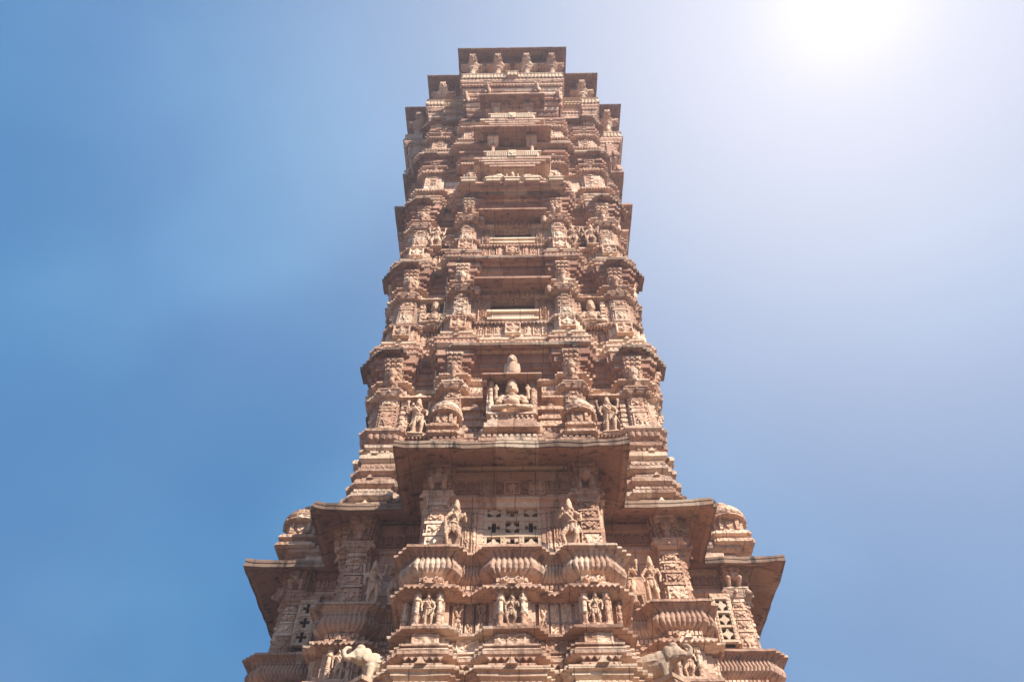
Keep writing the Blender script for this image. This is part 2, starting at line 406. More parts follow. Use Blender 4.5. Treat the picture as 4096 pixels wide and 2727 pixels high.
# vase shaped leaf moulding
w=MB(); sweep(w,PW,[(-.10,8.92),(-.06,8.945),(.0,8.985),(.06,9.04),(.075,9.10),(.05,9.16),(.045,9.21),(.09,9.26),(.17,9.295)],rip=(.032,.072,8.95,9.27),jit=.006)
sweep(w,PW,[(.17,9.294),(.19,9.30),(.18,9.34),(.0,9.36)],jit=.012,sub=.12)
link('leaf_moulding',w.mesh('leaf_moulding',M_stone),T)
# wing level walls z 9.35 .. 11.6
PV=plan([(.52,4.25),(1.04,4.58),(1.14,4.66),(1.54,4.70),(1.62,4.55),(2.72,3.05),(3.2,3.20)])
PVs=plan([(1.54,4.62),(1.62,4.52),(2.72,3.05),(3.2,3.22)])
w=MB(); sweep(w,PV,[(0,9.35),(0,10.42)]); sweep(w,PVs,[(.0,10.41),(.0,10.52),(.06,10.54),(.06,10.60),(.0,10.62),(.0,11.0),(.05,11.02),(.05,11.2),(.0,11.22),(0,11.6)])
link('storey_wall',w.mesh('storey_wall',M_stone),T)
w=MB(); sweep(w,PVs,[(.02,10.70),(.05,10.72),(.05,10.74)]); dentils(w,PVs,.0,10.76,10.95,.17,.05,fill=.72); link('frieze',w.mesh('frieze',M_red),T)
PE=plan([(2.12,5.60),(3.84,3.92)])
eave_part('lower_eave',PE,10.96,.85,.30,.15,jit=.03,curl=.07)
# details of the lower level on three faces
FACES=(0,1,3)
def niche(k,x,p,z,w_,h_,parent=T):
    mb=MB(); hw=w_/2
    for sx in (-1,1):
        cx=sx*hw*.86
        mb.lathe([(.05,0),(.055,.04),(.035,.06),(.042,h_*.3),(.055,h_*.33),(.055,h_*.38),(.036,h_*.41),(.036,h_*.7),(.055,h_*.74),(.055,h_*.79),(.04,h_*.82),(.06,h_*.96),(.06,h_)],cx,-.09,10)
        mb.box(cx*1.25-.03,cx*1.25+.03,-.06,.03,0,h_)
    mb.box(-hw*1.1,hw*1.1,-.15,.03,-.05,.01); mb.box(-hw*.95,hw*.95,-.13,.03,h_-.01,h_+.04)
    mb.prism([(-hw*.7,h_+.04),(hw*.7,h_+.04),(hw*.3,h_+.09),(0,h_+.14),(-hw*.3,h_+.09)],-.1,.02)
    return place('niche',mb.mesh('niche',M_carve),parent,k,x,p,z)
for k in FACES:
    for x in (-1.28,0,1.28):
        niche(k,x,4.95,7.955,.40,.57)
    for i,(x,kd,wd) in enumerate(((-.84,'cross',.17),(-.66,'scroll',.13),(-.49,'cross',.15),(.49,'cross',.15),(.66,'scroll',.13),(.84,'cross',.17),(-1.66,'pots',.1),(1.66,'pots',.1))):
        place('carved_panel',panel_mesh(kd,wd,.58,.06),T,k,x,4.74 if abs(x)<1 else 4.8,7.955)
    for x in (-1.28,0,1.28): place('carved_panel',panel_mesh('diamond' if x else 'cross',.42,.21,.07),T,k,x,4.99 if x else 4.97,7.60)
    for x in (-.67,.67): place('carved_panel',panel_mesh('cross',.34,.21,.07),T,k,x,4.77,7.60)
    for x in (-1.28,0,1.28): place('carved_block',panel_mesh('frieze',.36,.24,.16),T,k,x,4.95,8.69)
    for x in (-2.9,2.9):
        niche(k,x,3.36,7.955,.40,.57)
        place('carved_panel',panel_mesh('diamond',.44,.21,.07),T,k,x,3.37,7.60); place('carved_block',panel_mesh('frieze',.36,.24,.14),T,k,x,3.34,8.69)
    # wing bay: pilasters, capitals, brackets
    for x in (-1.33,1.33):
        place('pilaster',pilaster_mesh(.42,1.19,.12),T,k,x,4.72,9.36); place('capital',capital_mesh(.52,.2,.22),T,k,x,4.66,10.41)
        place('bracket',bracket_mesh(.42,.62,.42,2 if x>0 else 0),T,k,x,4.66,10.62)
    for sx in (-1,1):
        place('pilaster',pilaster_mesh(.40,1.19,.10),T,k,sx*2.96,3.22,9.36); place('capital',capital_mesh(.50,.2,.2,),T,k,sx*2.96,3.2,10.41)
        place('bracket',bracket_mesh(.40,.6,.42,1),T,k,sx*2.96,3.2,10.62)
        place('carved_panel',panel_mesh('scroll',.14,1.1,.05),T,k,sx*.80,4.58,9.40)
        place('carved_panel',panel_mesh('pots',.09,1.1,.04),T,k,sx*.66,4.58,9.40)
        place('carved_panel',panel_mesh('mask',.30,.30,.05),T,k,sx*.45,4.64,10.66)
    place('carved_panel',panel_mesh('frieze',1.1,.10,.06),T,k,0,4.64,10.54); place('carved_panel',panel_mesh('figure',.3,.30,.06),T,k,0,4.64,10.66)
# side faces of the wings: pilaster near the wing corner with lattice beside it (seen on the left and right)
def lattice(w_,h_,nx,nz,kinds,depth=.06,fr=.035):
    mb=MB(); cw=w_/nx; ch=h_/nz
    for i in range(nx+1): mb.box(-w_/2+i*cw-fr/2,-w_/2+i*cw+fr/2,-depth,.02,-fr/2,h_+fr/2)
    for j in range(nz+1): mb.box(-w_/2-fr/2,w_/2+fr/2,-depth-.004,.016,j*ch-fr/2,j*ch+fr/2)
    for i in range(nx):
        for j in range(nz):
            cx=-w_/2+(i+.5)*cw; cz=(j+.5)*ch; a=(cw-fr)/2+.004; b=(ch-fr)/2+.004
            kd=kinds[(i+j)%len(kinds)]
            if kd=='cross':
                def bb(x0,x1,z0,z1): mb.box(cx+a*min(x0,x1),cx+a*max(x0,x1),-depth*.7,.0,cz+b*min(z0,z1),cz+b*max(z0,z1))
                for sx in (-1,1):
                    for sz in (-1,1): bb(sx*.30,sx,sz*.30,sz); bb(sx*.30,sx*.5,sz*.2,sz*.32)
                    bb(-.301,.301,sx*.82,sx*1.0); bb(sx*.82,sx*1.0,-.301,.301)
            else:
                pts=[]
                for q in range(16):
                    t=2*PI*q/16; r=[1.06,.62,.5,.62][q%4]; pts.append((cx+a*r*math.cos(t),cz+b*r*math.sin(t)))
                mb.prism(pts[::-1] if False else pts,-depth*.6,0)
    for i in range(nx+1):
        for j in range(nz*4): mb.box(-w_/2+i*cw-.008,-w_/2+i*cw+.008,-depth-.012,-depth,j*ch/4+.02,j*ch/4+.05)
    return mb
for k in FACES:
    o=place('lattice_window',lattice(.98,1.02,3,3,('star','cross'),fr=.085).mesh('lattice_window',M_cream),T,k,0,4.50,9.62)
    mb=MB(); 
    for sx in (-1,1): mb.box(sx*.57-.06,sx*.57+.06,-.07,.05,-.08,1.08)
    mb.box(-.63,.63,-.068,.05,1.02,1.12); mb.box(-.10,.10,-.10,0,1.0,1.14)
    f=link('window_frame',mb.mesh('window_frame',M_carve),o)
    mb=MB(); mb.box(-.5,.5,.2,.24,-.05,1.05); link('interior_shade_panel',mb.mesh('interior_shade_panel',M_shade),o)  # panel coloured dark as the shade behind the lattice
for sx,kd in ((-1,('cross',)),(1,('star',))):
    mb=lattice(.28,.93,1,3,kd,fr=.05); o=link('lattice_window',mb.mesh('lattice_window',M_cream),T,(sx*4.15,-1.76,9.42),0)
    mb=MB(); mb.box(-.2,-.125,-.05,.2,-.05,1.02); mb.box(.125,.2,-.05,.2,-.05,1.02); mb.box(-.2,.2,-.06,.2,.955,1.03); link('window_frame',mb.mesh('window_frame',M_carve),o)
    mb=MB(); mb.box(-.16,.16,.12,.14,-.03,.97); link('interior_shade_panel',mb.mesh('interior_shade_panel',M_shade),o)
    link('pilaster',pilaster_mesh(.34,1.19,.1),T,(sx*4.52,-1.62,9.22)); link('capital',capital_mesh(.46,.2,.2),T,(sx*4.52,-1.60,10.41))
    link('bracket',bracket_mesh(.40,.6,.40,0),T,(sx*4.50,-1.60,10.62))
# ---- roof of the wing level z 11.3 .. 13.4
w=MB(); wc=MB(); rnd=random.Random(3)
zz=11.28; hs=[.17,.15,.20,.14,.22,.16,.2,.15,.2,.18,.19,.16]; 
for i,hh in enumerate(hs):
    f=i/(len(hs)-1); pw=4.85-max(0,(i-3))*.135; hw_=1.55-max(0,i-4)*.03; c=3.42-.012*i*1.0; o=[.06,-.02,.1,.0,.08,-.03,.07,.02,.1,-.02,.06,.0][i]
    Pk=plan([(.5,pw+.08),(hw_-.5,pw-.05),(hw_-.12,pw+.05),(hw_,pw-.06),(2.28,2.98),(2.36,3.1),(2.44,3.22),(2.56,c-.1),(2.68,c),(3.16,c),(3.24,c-.1)])
    tgt=wc if i in (0,8) else w
    sweep(tgt,Pk,[(o-.05,zz-.004),(o+.03,zz+hh*.25),(o+.04,zz+hh*.6),(o+.02,zz+hh*.62),(o+.02,zz+hh*.8),(o-.06,zz+hh*.98)],jit=.014,sub=.16)
    if i in (2,6,9): dentils(w,Pk,o,zz+hh*.65,zz+hh*.95,.11,.05)
    if i in (0,4,8): finials(tgt,Pk,o+.02,zz+hh*.8,.07)
    zz+=hh
link('stepped_roof',w.mesh('stepped_roof',M_stone),T); link('cornice',wc.mesh('cornice',M_cream),T)
# roof turrets above the wing corners
def turret(k,x,p,z):
    o=place('turret',None,T,k,x,p,z)
    mb=MB(); z0=0
    sq=lambda s:[(-s,-s),(s,-s),(s,s),(-s,s)]
    prof=[(.30,.0),(.36,.03),(.36,.10),(.28,.13),(.26,.20),(.34,.23),(.34,.30),(.25,.33),(.23,.38)]
    def sq_sweep(pr,P=None):
        P=P or [(-.1,-.14),(.1,-.14),(.1,-.1),(.14,-.1),(.14,.1),(.1,.1),(.1,.14),(-.1,.14),(-.1,.1),(-.14,.1),(-.14,-.1),(-.1,-.1)]
        sweep(mb,P,[(r-.14,zq) for r,zq in pr],jit=.01,sub=.1)
    sq_sweep(prof); sq_sweep([(.22,.37),(.22,.66)])
    for a in range(4):
        mb.M=Matrix.Rotation(a*PI/2,4,'Z')
        for sx in (-1,1): mb.box(sx*.15-.035,sx*.15+.035,-.27,-.2,.40,.66)
        mb.prism([(0,.42),(.08,.53),(0,.64),(-.08,.53)],-.25,-.2)
    mb.M=Matrix.Identity(4)
    z=.65
    for r in (.40,.40,.39,.365,.33,.28,.22,.15):
        pts=[]; 
        for rr,dzz in ((r-.03,0),(r,.015),(r,.045),(r-.04,.062)): pts.append((rr,z+dzz))
        mb.lathe(pts,0,0,20); z+=.058
    for q in range(8):
        a=q*PI/4; mb.cap((.37*math.cos(a),.37*math.sin(a),.68),(.25*math.cos(a),.25*math.sin(a),.98),.05,.035,8)
    mb.ell((0,0,z+.05),(.12,.12,.07))
    link('turret_body',mb.mesh('turret_body',M_carve),o); return o
for k in FACES:
    for sx in (-1,1):
        t_=turret(k,sx*(1.33 if k==0 else 1.36),4.80,11.80 if k==0 else 11.72); t_.scale=(.86,.86,1.0) if k==0 else (1.2,1.2,1.12)
# shrine over the front wing
def shrine(k):
    o=place('roof_shrine',None,T,k,0,4.85,12.25)
    mb=MB()
    mb.box(-.48,.48,-.22,.4,-.18,-.06); mb.box(-.54,.54,-.27,.4,-.30,-.178); mb.box(-.44,.44,-.18,.4,-.062,.10)
    dz=.02
    for i in range(9): mb.prism([(-.44+i*.1,.10),(-.40+i*.1,.02),(-.36+i*.1,.10)],-.21,-.14)
    mb.box(-.48,.48,-.23,.4,.10,.16)
    mb.box(-.46,.46,.12,.4,.17,1.15)
    link('shrine_base',mb.mesh('shrine_base',M_stone),o)
    for sx in (-1,1):
        mb=MB(); mb.lathe([(.06,.15),(.06,.24),(.045,.26),(.05,.45),(.065,.48),(.065,.53),(.045,.56),(.045,.8),(.065,.84),(.065,.92),(.05,.95),(.07,1.12)],0,0,10)
        mb.box(sx*.05-.03,sx*.05+.03,.0,.46,.15,1.12)
        link('shrine_column',mb.mesh('shrine_column',M_carve),o,(sx*.43,-.14,0))
    mb=MB(); mb.box(-.62,.62,-.40,.4,1.10,1.19,tx=.02,ty=.05); mb.box(-.50,.50,-.28,.4,1.188,1.27,tx=.03,ty=.03)
    mb.prism([(-.4,1.26),(.4,1.26),(.25,1.33),(.1,1.36),(0,1.41),(-.1,1.36),(-.25,1.33)],-.2,.1)
    for sx in (-1,1): mb.box(sx*.56-.05,sx*.56+.05,-.3,.1,.98,1.10,tx=.02)
    link('shrine_roof',mb.mesh('shrine_roof',M_eave),o); return o
shrine(0)
for sx in (-1,1): # small side pavilions between shrine and turret
    mb=MB()
    for a,b,s in ((0,.1,1.1),(.1,.22,.95),(.22,.3,1.1),(.3,.48,.8),(.48,.56,1.15),(.56,.62,1.0)): mb.box(-.24*s,.24*s,-.2*s,.3,a,b-.003,tx=.01,ty=.01)
    mb.ell((0,-.05,.74),(.1,.1,.1)); mb.box(-.3,.3,-.24,.3,.84,.9)
    link('pavilion',mb.mesh('pavilion',M_carve),T,(sx*.80,-4.25,12.62))
# ---- shaft storeys
def body(recess=None,e=0.0):
    s=[]
    if recess: s+=[(recess[0],recess[1])]
    s+=[(1.14,3.30+e),(1.20,3.46+e),(1.62,3.52+e),(1.69,3.42+e),(1.76,3.30+e),(2.52,2.98),(2.58,3.10),(2.66,3.22),(3.14,3.28),(3.20,3.20)]
    return plan(s)
def chh(e=0.0,f=0.0):
    return plan([(1.46,3.93+e),(1.56,3.86+e),(1.66,3.79+e),(1.76,3.72+e),(1.84,3.65+e),(2.48,3.36+f),(2.55,3.50+f),(2.62,3.62+f),(2.69,3.72+f),(3.18,3.82+f),(3.28,3.75+f),(3.38,3.67+f),(3.48,3.60+f)])
def roofband(z0,z1,c=0.0,n=5,seed=0):
    """stepped mouldings between a chhajja and the panel frieze"""
    w=MB(); wc=MB(); rnd=random.Random(seed); z=z0; H=z1-z0
    for i in range(n):
        h=H/n; o=.30*(1-i/n)+ (.05 if i%2 else -.03)
        P=body(None,.08)
        t=wc if i==n-2 else w
        sweep(t,P,[(o-.04,z-.004),(o+.03,z+h*.3),(o+.04,z+h*.6),(o+.02,z+h*.65),(o-.02,z+h*.97)],jit=.014,sub=.15)
        if i in (1,3): finials(w,P,o+.02,z+h*.6,.07)
        if i in (0,2): dentils(w,P,o,z+h*.62,z+h*.9,.11,.04)
        z+=h
    link('stepped_roof',w.mesh('stepped_roof',M_stone),T); link('cornice',wc.mesh('cornice',M_cream),T)
def shaft_storey(zc,window,first=False,bracketkinds=(1,1)):
    B=body(None,0); b2=body(window,0) if window else B
    if not first:
        w=MB(); sweep(w,body(None,.06),[(.06,zc-3.08),(.06,zc-2.56)]); link('frieze',w.mesh('frieze',M_carve),T)
        w=MB(); sweep(w,body(None,.06),[(.06,zc-2.57),(.12,zc-2.55),(.14,zc-2.50),(.08,zc-2.46),(.10,zc-2.42),(.03,zc-2.36)],jit=.016,sub=.13); dentils(w,body(None,.06),.13,zc-2.63,zc-2.55,.1,.04,tri=True)
        link('ledge',w.mesh('ledge',M_stone),T)
    else:
        w=MB(); sweep(w,body(None,.1),[(.02,zc-2.80),(.0,zc-2.72),(.10,zc-2.64),(.12,zc-2.55),(.08,zc-2.50),(.16,zc-2.44)],rip=(.04,.1,zc-2.7,zc-2.45)); sweep(w,body(None,.1),[(.17,zc-2.441),(.18,zc-2.38),(.0,zc-2.35)],jit=.012,sub=.13)
        link('leaf_moulding',w.mesh('leaf_moulding',M_stone),T)
    w=MB(); sweep(w,b2,[(0,zc-2.37),(0,zc-1.05)]); link('storey_wall',w.mesh('storey_wall',M_stone),T)
    w=MB(); b3=body((.72,2.6),0) if window else B; sweep(w,b3,[(.0,zc-1.29),(.10,zc-1.27),(.13,zc-1.22),(.13,zc-1.17),(.03,zc-1.14)],jit=.014,sub=.13)
    sweep(w,B,[(.02,zc-1.15),(.03,zc-.84)]); dentils(w,B,.02,zc-1.10,zc-.96,.13,.05,fill=.72)
    sweep(w,B,[(.08,zc-.845),(.14,zc-.80),(.14,zc-.75),(.06,zc-.73)],jit=.01,sub=.2); link('entablature',w.mesh('entablature',M_carve),T)
    w=MB(); sweep(w,B,[(.05,zc-.735),(.05,zc-.55),(.12,zc-.54),(.12,zc-.42),(.2,zc-.41),(.2,zc-.22),(.26,zc-.21),(.26,zc+.2)],sub=.5)
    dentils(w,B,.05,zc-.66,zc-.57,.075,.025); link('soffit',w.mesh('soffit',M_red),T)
    eave_part('eave',chh(),zc-.02,.30,.12,.09,M_eave,jit=.02,sub=.12)
    for k in FACES:
        for sx in (-1,1):
            for x,p,wd,kd in ((1.41,3.53,.40,bracketkinds[0]),(2.90,3.29,.44,bracketkinds[1])):
                place('pilaster',pilaster_mesh(wd,1.06,.09,M_carve,int(zc*7+sx*3+x)%4),T,k,sx*x,p-.02,zc-2.36)
                place('capital',capital_mesh(wd+.06,.18,.2),T,k,sx*x,p,zc-1.31)
                place('bracket',bracket_mesh(wd-.02,.80,.34,kd,M_carve),T,k,sx*x,p,zc-.94)
                if not first: place('carved_panel',panel_mesh('diamond',.42,.42,.11),T,k,sx*x,p+.11,zc-3.03)
            if not first:
                for x,p,wd,kd in ((1.92,3.07,.24,'figure'),(2.16,3.07,.18,'scroll'),(2.39,3.07,.20,'pots'),(.88,3.40,.24,'figure'),(.62,3.40,.18,'scroll'),(.40,3.40,.2,'pots')):
                    place('carved_panel',panel_mesh(kd,wd,.44,.07),T,k,sx*x,p,zc-3.03)
            place('carved_panel',panel_mesh('frieze',.42,.14,.08),T,k,sx*2.13,3.04,zc-1.02)
            place('pilaster',pilaster_mesh(.20,1.06,.12,M_carve,3),T,k,sx*2.50,3.12,zc-2.36)
        if not first: place('carved_panel',panel_mesh('diamond',.42,.42,.11),T,k,0,3.46,zc-3.03)
shaft_storey(16.0,None,first=True,bracketkinds=(1,1)); roofband(16.06,16.94,seed=1)
shaft_storey(20.0,(.62,2.75),bracketkinds=(1,1)); roofband(20.06,20.86,seed=2)
shaft_storey(23.9,(.62,2.75),bracketkinds=(0,1)); roofband(23.96,24.7,seed=3)
def window_bay(k,zc,hw=.62,hh=.28):
    o=place('window',None,T,k,0,3.30,zc-2.36)
    mb=MB(); mb.box(-hw,hw,.27,.33,0,1.32); link('interior_shade_panel',mb.mesh('interior_shade_panel',M_shade),o)  # dark-painted sheet set close behind the opening as its shade
    for sx in (-1,1): link('window_jamb',panel_mesh('scroll',.2,1.05,.09),o,(sx*.84,.0,.02)); link('window_jamb',panel_mesh('pots',.14,1.0,.06),o,(sx*.67,.02,.02))
    mb=MB(); mb.box(-.72,.72,-.02,.24,1.27,1.33); link('lintel',mb.mesh('lintel',M_red),o)
    mb=MB()
    mb.prism([(-.58,.02),(.58,.02),(.64,hh),(-.64,hh)],-.12,.05); mb.box(-.70,.70,-.22,-.04,hh-.002,hh+.08)
    for i in range(17): x=-.54+i*.0675; mb.box(x-.018,x+.018,-.15,-.11,.04,hh-.02)
    mb.box(-.68,.68,-.22,.05,-.06,.03)
    link('balustrade',mb.mesh('balustrade',M_cream),o)
    mb=MB(); hx=1.06
    vs=[(-hx,-.66,1.22),(hx,-.66,1.22),(hx,.1,1.46),(-hx,.1,1.46),(-hx,-.66,1.30),(hx,-.66,1.30),(hx,.1,1.58),(-hx,.1,1.58)]
    mb.add(vs,[(3,2,1,0),(4,5,6,7),(0,1,5,4),(1,2,6,5),(2,3,7,6),(3,0,4,7)])
    link('hood',mb.mesh('hood',M_eave),o)
    for sx in (-1,1):
        mb=MB(); mb.cap((0,.05,1.3),(0,-.36,1.14),.09,.10,10); mb.cap((0,-.36,1.14),(0,-.36,1.0),.10,.07,10); link('hood_bracket',mb.mesh('hood_bracket',M_stone),o,(sx*.98,0,0))
for k in FACES:
    window_bay(k,20.0); window_bay(k,23.9,hh=.16)
# ---- upper part z 24.7 .. 32.9 : storeys 8 and 9 with a projecting centre
def up(hw_,p,c,q,rec=None):
    s=[(rec[0],rec[1])] if rec else []
    s+=[(hw_-.5,p-.12),(hw_-.1,p),(hw_,p-.12),(2.42,q-.12),(2.5,q),(c-.12,q+.06),(c,q)]
    # keep the outline monotone
    return plan(s)
def upb(z,rec=None,o=0):
    t=max(0,min(1,(z-25.2)/3.2)); p=3.5+.18*t; hw_=1.75+.25*t
    cc=3.12+.04*t
    return up(hw_,p,cc,3.0,rec) if False else plan(([rec] if rec else [])+[(1.1,p-.22),(1.18,p-.05),(hw_-.14,p),(hw_-.06,p-.08),(hw_,p-.18),(2.46,3.10),(2.54,3.2),(3.12,3.28),(3.2,3.2)])
def bands(z0,spec,name='storey_wall'):
    """spec: list of (height, offset, material index, extra)"""
    z=z0; A={0:MB(),1:MB(),2:MB(),3:MB()}
    for h,o,mi,ex in spec:
        P=upb(z,(.95,2.7) if 'r' in ex else None)
        sweep(A[mi],P,[(o-.03,z-.004),(o+.02,z+h*.25),(o+.03,z+h*.6),(o-.02,z+h)] if 's' in ex else [(o,z-.004),(o,z+h)],jit=.013,sub=.16 if 's' in ex else .5)
        if 'd' in ex: dentils(A[mi],P,o,z+h*.2,z+h*.8,.13,.05)
        if 't' in ex: dentils(A[mi],P,o,z-.07,z+.01,.1,.04,tri=True)
        if 'f' in ex: finials(A[mi],P,o,z+h*.7,.08)
        z+=h
    for i,(nm,mt) in enumerate((('storey_wall',M_stone),('frieze',M_carve),('cornice',M_cream),('soffit',M_red))):
        if A[i].v: link(nm,A[i].mesh(nm,mt),T)
    return z
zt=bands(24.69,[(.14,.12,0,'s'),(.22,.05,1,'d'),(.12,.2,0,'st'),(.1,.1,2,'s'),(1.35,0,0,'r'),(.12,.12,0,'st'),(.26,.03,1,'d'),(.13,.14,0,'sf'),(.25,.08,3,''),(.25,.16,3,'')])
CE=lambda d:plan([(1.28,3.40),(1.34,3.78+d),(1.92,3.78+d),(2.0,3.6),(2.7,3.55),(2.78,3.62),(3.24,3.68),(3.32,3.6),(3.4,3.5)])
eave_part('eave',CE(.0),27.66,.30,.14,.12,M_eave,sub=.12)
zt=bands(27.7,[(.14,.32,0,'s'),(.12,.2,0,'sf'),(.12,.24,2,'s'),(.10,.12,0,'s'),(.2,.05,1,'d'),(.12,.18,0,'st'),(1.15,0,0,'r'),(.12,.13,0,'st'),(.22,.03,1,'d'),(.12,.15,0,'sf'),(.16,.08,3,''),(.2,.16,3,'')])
eave_part('eave',CE(.1),31.05,.30,.14,.10,M_eave,sub=.12)
def jharokha(k,z0,hoodz,hw,p):
    o=place('projecting_window',None,T,k,0,p,z0)
    mb=MB(); H=hoodz-z0
    mb.box(-hw*.72,hw*.72,.5,.56,0,H); link('interior_shade_panel',mb.mesh('interior_shade_panel',M_shade),o)  # back sheet with the interior shade painted in
    mb=MB(); 
    for i in range(4): s=.55+.13*i; mb.box(-hw*s,hw*s,-.32*s-.05,.5,-.44+i*.11,-.44+(i+1)*.11-.004,tx=-.02,ty=-.02)
    link('balcony_base',mb.mesh('balcony_base',M_stone),o)
    mb=MB(); hb=.36
    mb.box(-hw*.66,hw*.66,-.32,.5,0,hb,tx=-.02,ty=-.04); mb.box(-hw*.72,hw*.72,-.40,.0,hb-.002,hb+.08)
    n=int(hw*1.6/.08)
    for i in range(n): x=-hw*.64+(i+.5)*hw*1.28/n; mb.box(x-.02,x+.02,-.40,-.33,.03,hb-.03)
    mb.box(-.14,.14,-.42,-.30,.0,hb+.1); mb.prism([(0,.04),(.1,.2),(0,.36),(-.1,.2)],-.45,-.4)
    link('balustrade',mb.mesh('balustrade',M_cream),o)
    for sx in (-1,1):
        mb=MB(); mb.lathe([(.09,hb+.07),(.09,hb+.13),(.065,hb+.16),(.07,hb+.35),(.09,hb+.38),(.09,hb+.42),(.06,hb+.45),(.07,H-.5),(.12,H-.42),(.12,H-.36),(.16,H-.3),(.18,H-.1),(.18,H+.15)],sx*hw*.50,-.16,12)
        mb.box(sx*hw*.50-.2,sx*hw*.50+.2,-.40,.0,H-.14,H+.08)
        link('column',mb.mesh('column',M_stone),o)
    mb=MB(); x0=hw*1.0
    sweep(mb,[(-x0,-.74),(x0,-.74),(x0,1.7),(-x0,1.7)],[(-1.2,H+.5),(-.10,H+.03),(-.07,H),(0,H),(0,H+.10),(-.04,H+.12),(-1.2,H+.64)],jit=.012,sub=.2,cap=False)
    link('hood',mb.mesh('hood',M_eave),o)
for k in FACES:
    jharokha(k,25.98,27.75,1.40,3.88); jharokha(k,29.32,30.85,1.28,3.92)
    for sx in (-1,1):
        for z0,h in ((25.28,1.33),(28.5,1.14)):
            t=max(0,min(1,(z0-25.2)/3.2)); pp=3.5+.18*t
            place('pilaster',pilaster_mesh(.38,h,.1),T,k,sx*1.43,pp-.06,z0); place('capital',capital_mesh(.44,.16,.2),T,k,sx*1.43,pp-.06,z0+h)
            place('pilaster',pilaster_mesh(.40,h,.09),T,k,sx*2.8,3.2,z0); place('capital',capital_mesh(.44,.16,.2),T,k,sx*2.8,3.2,z0+h)
            place('bracket',bracket_mesh(.38,.62,.3,1,M_carve),T,k,sx*2.8,3.2,z0+h+.14)
            place('carved_panel',panel_mesh('figure',.26,.6,.09),T,k,sx*2.05,2.98,z0+.3)
            place('carved_panel',panel_mesh('lotus',.26,.26,.07),T,k,sx*2.28,2.98,z0+.9)
# corbelled underside of the top wings
w=MB(); wr=MB(); n=8; z=30.55; ztop=32.55
for i in range(n):
    t=(i+1)/n; h=(ztop-z)/1.0/n if False else 2.0/n
    P=plan([(1.72+.36*t,3.72+.93*t**.8),(2.9,3.15+.25*t),(3.2+.36*t,3.2+.36*t)])
    sweep(w if i%3 else wr,P,[(-.02,z-.004),(.03,z+h*.35),(.035,z+h*.8),(0,z+h)],jit=.012,sub=.25)
    if i in (3,6): dentils(w,P,.02,z-.06,z+.02,.13,.05,tri=True)
    z+=h
link('corbelled_base',w.mesh('corbelled_base',M_stone),T); link('corbelled_base',wr.mesh('corbelled_base',M_red),T)
PT=plan([(.20,4.76),(2.06,4.66),(2.9,3.5),(3.62,3.56)])
w=MB(); sweep(w,PT,[(-.02,32.54),(.05,32.58),(.05,32.66),(0,32.68)],jit=.01); dentils(w,PT,.05,32.50,32.58,.16,.04,tri=True)
link('cornice',w.mesh('cornice',M_cream),T)
w=MB(); sweep(w,PT,[(-.03,32.67),(.02,33.05)],jit=.006); sweep(w,PT,[(.05,33.045),(.07,33.08),(.05,33.14),(-.02,33.15)],jit=.008); dentils(w,PT,.0,32.72,33.02,.14,.04,fill=.6)
link('parapet',w.mesh('parapet',M_cream),T)
PI_=plan([(1.6,3.7),(2.9,2.9)])
ring_part('inner_wall',PI_,[(0,33.1),(0,36.0)],M_red)
eave_part('top_eave',plan([(2.38,4.98),(3.82,3.82)]),35.58,.78,.42,.07,M_eave,jit=.01)
w=MB(); sweep(w,plan([(1.7,4.3),(3.1,3.1)]),[(0,35.9),(.0,36.3),(-.4,36.5),(-1,37.0),(-1.0,37.01)],jit=0,cap=True); link('roof',w.mesh('roof',M_eave),T)
def top_column(k,x,p):
    mb=MB(); z=33.1; H=35.95-z
    mb.lathe([(.16,0),(.16,.12),(.11,.16),(.12,.8),(.15,.85),(.15,.95),(.11,1.0),(.11,1.3),(.16,1.42),(.24,1.5),(.24,1.56),(.15,1.6),(.20,1.7),(.31,1.82),(.33,1.88),(.2,1.9)],0,0,18)
    for a in range(4):
        mb.M=Matrix.Rotation(a*PI/2,4,'Z'); mb.box(-.16,.16,-.40,0,1.88,2.02,tx=-.0,ty=-.10); mb.box(-.12,.12,-.52,0,2.015,2.16,ty=-.03); mb.cap((0,-.46,2.0),(0,-.50,1.94),.07,.05,8)
    mb.M=Matrix.Identity(4); mb.box(-.2,.2,-.2,.2,2.15,H)
    me=cached(('topcol',),lambda:mb.mesh('column',M_carve))
    place('column',me,T,k,x,p,z)
for k in FACES:
    for x in (-1.72,-.62,.62,1.72): top_column(k,x,4.30)
    for sx in (-1,1): top_column(k,sx*3.1,3.1) if k==0 else None
# side masonry of balcony wings' big brackets under top wings
for k in FACES:
    for sx in (-1,1):
        for x,zb in ((1.85,31.1),):
            place('bracket',bracket_mesh(.34,1.1,.45,2),T,k,sx*x,4.0,zb)
        place('bracket',bracket_mesh(.34,1.0,.4,2),T,k,sx*1.0,4.28,31.5)
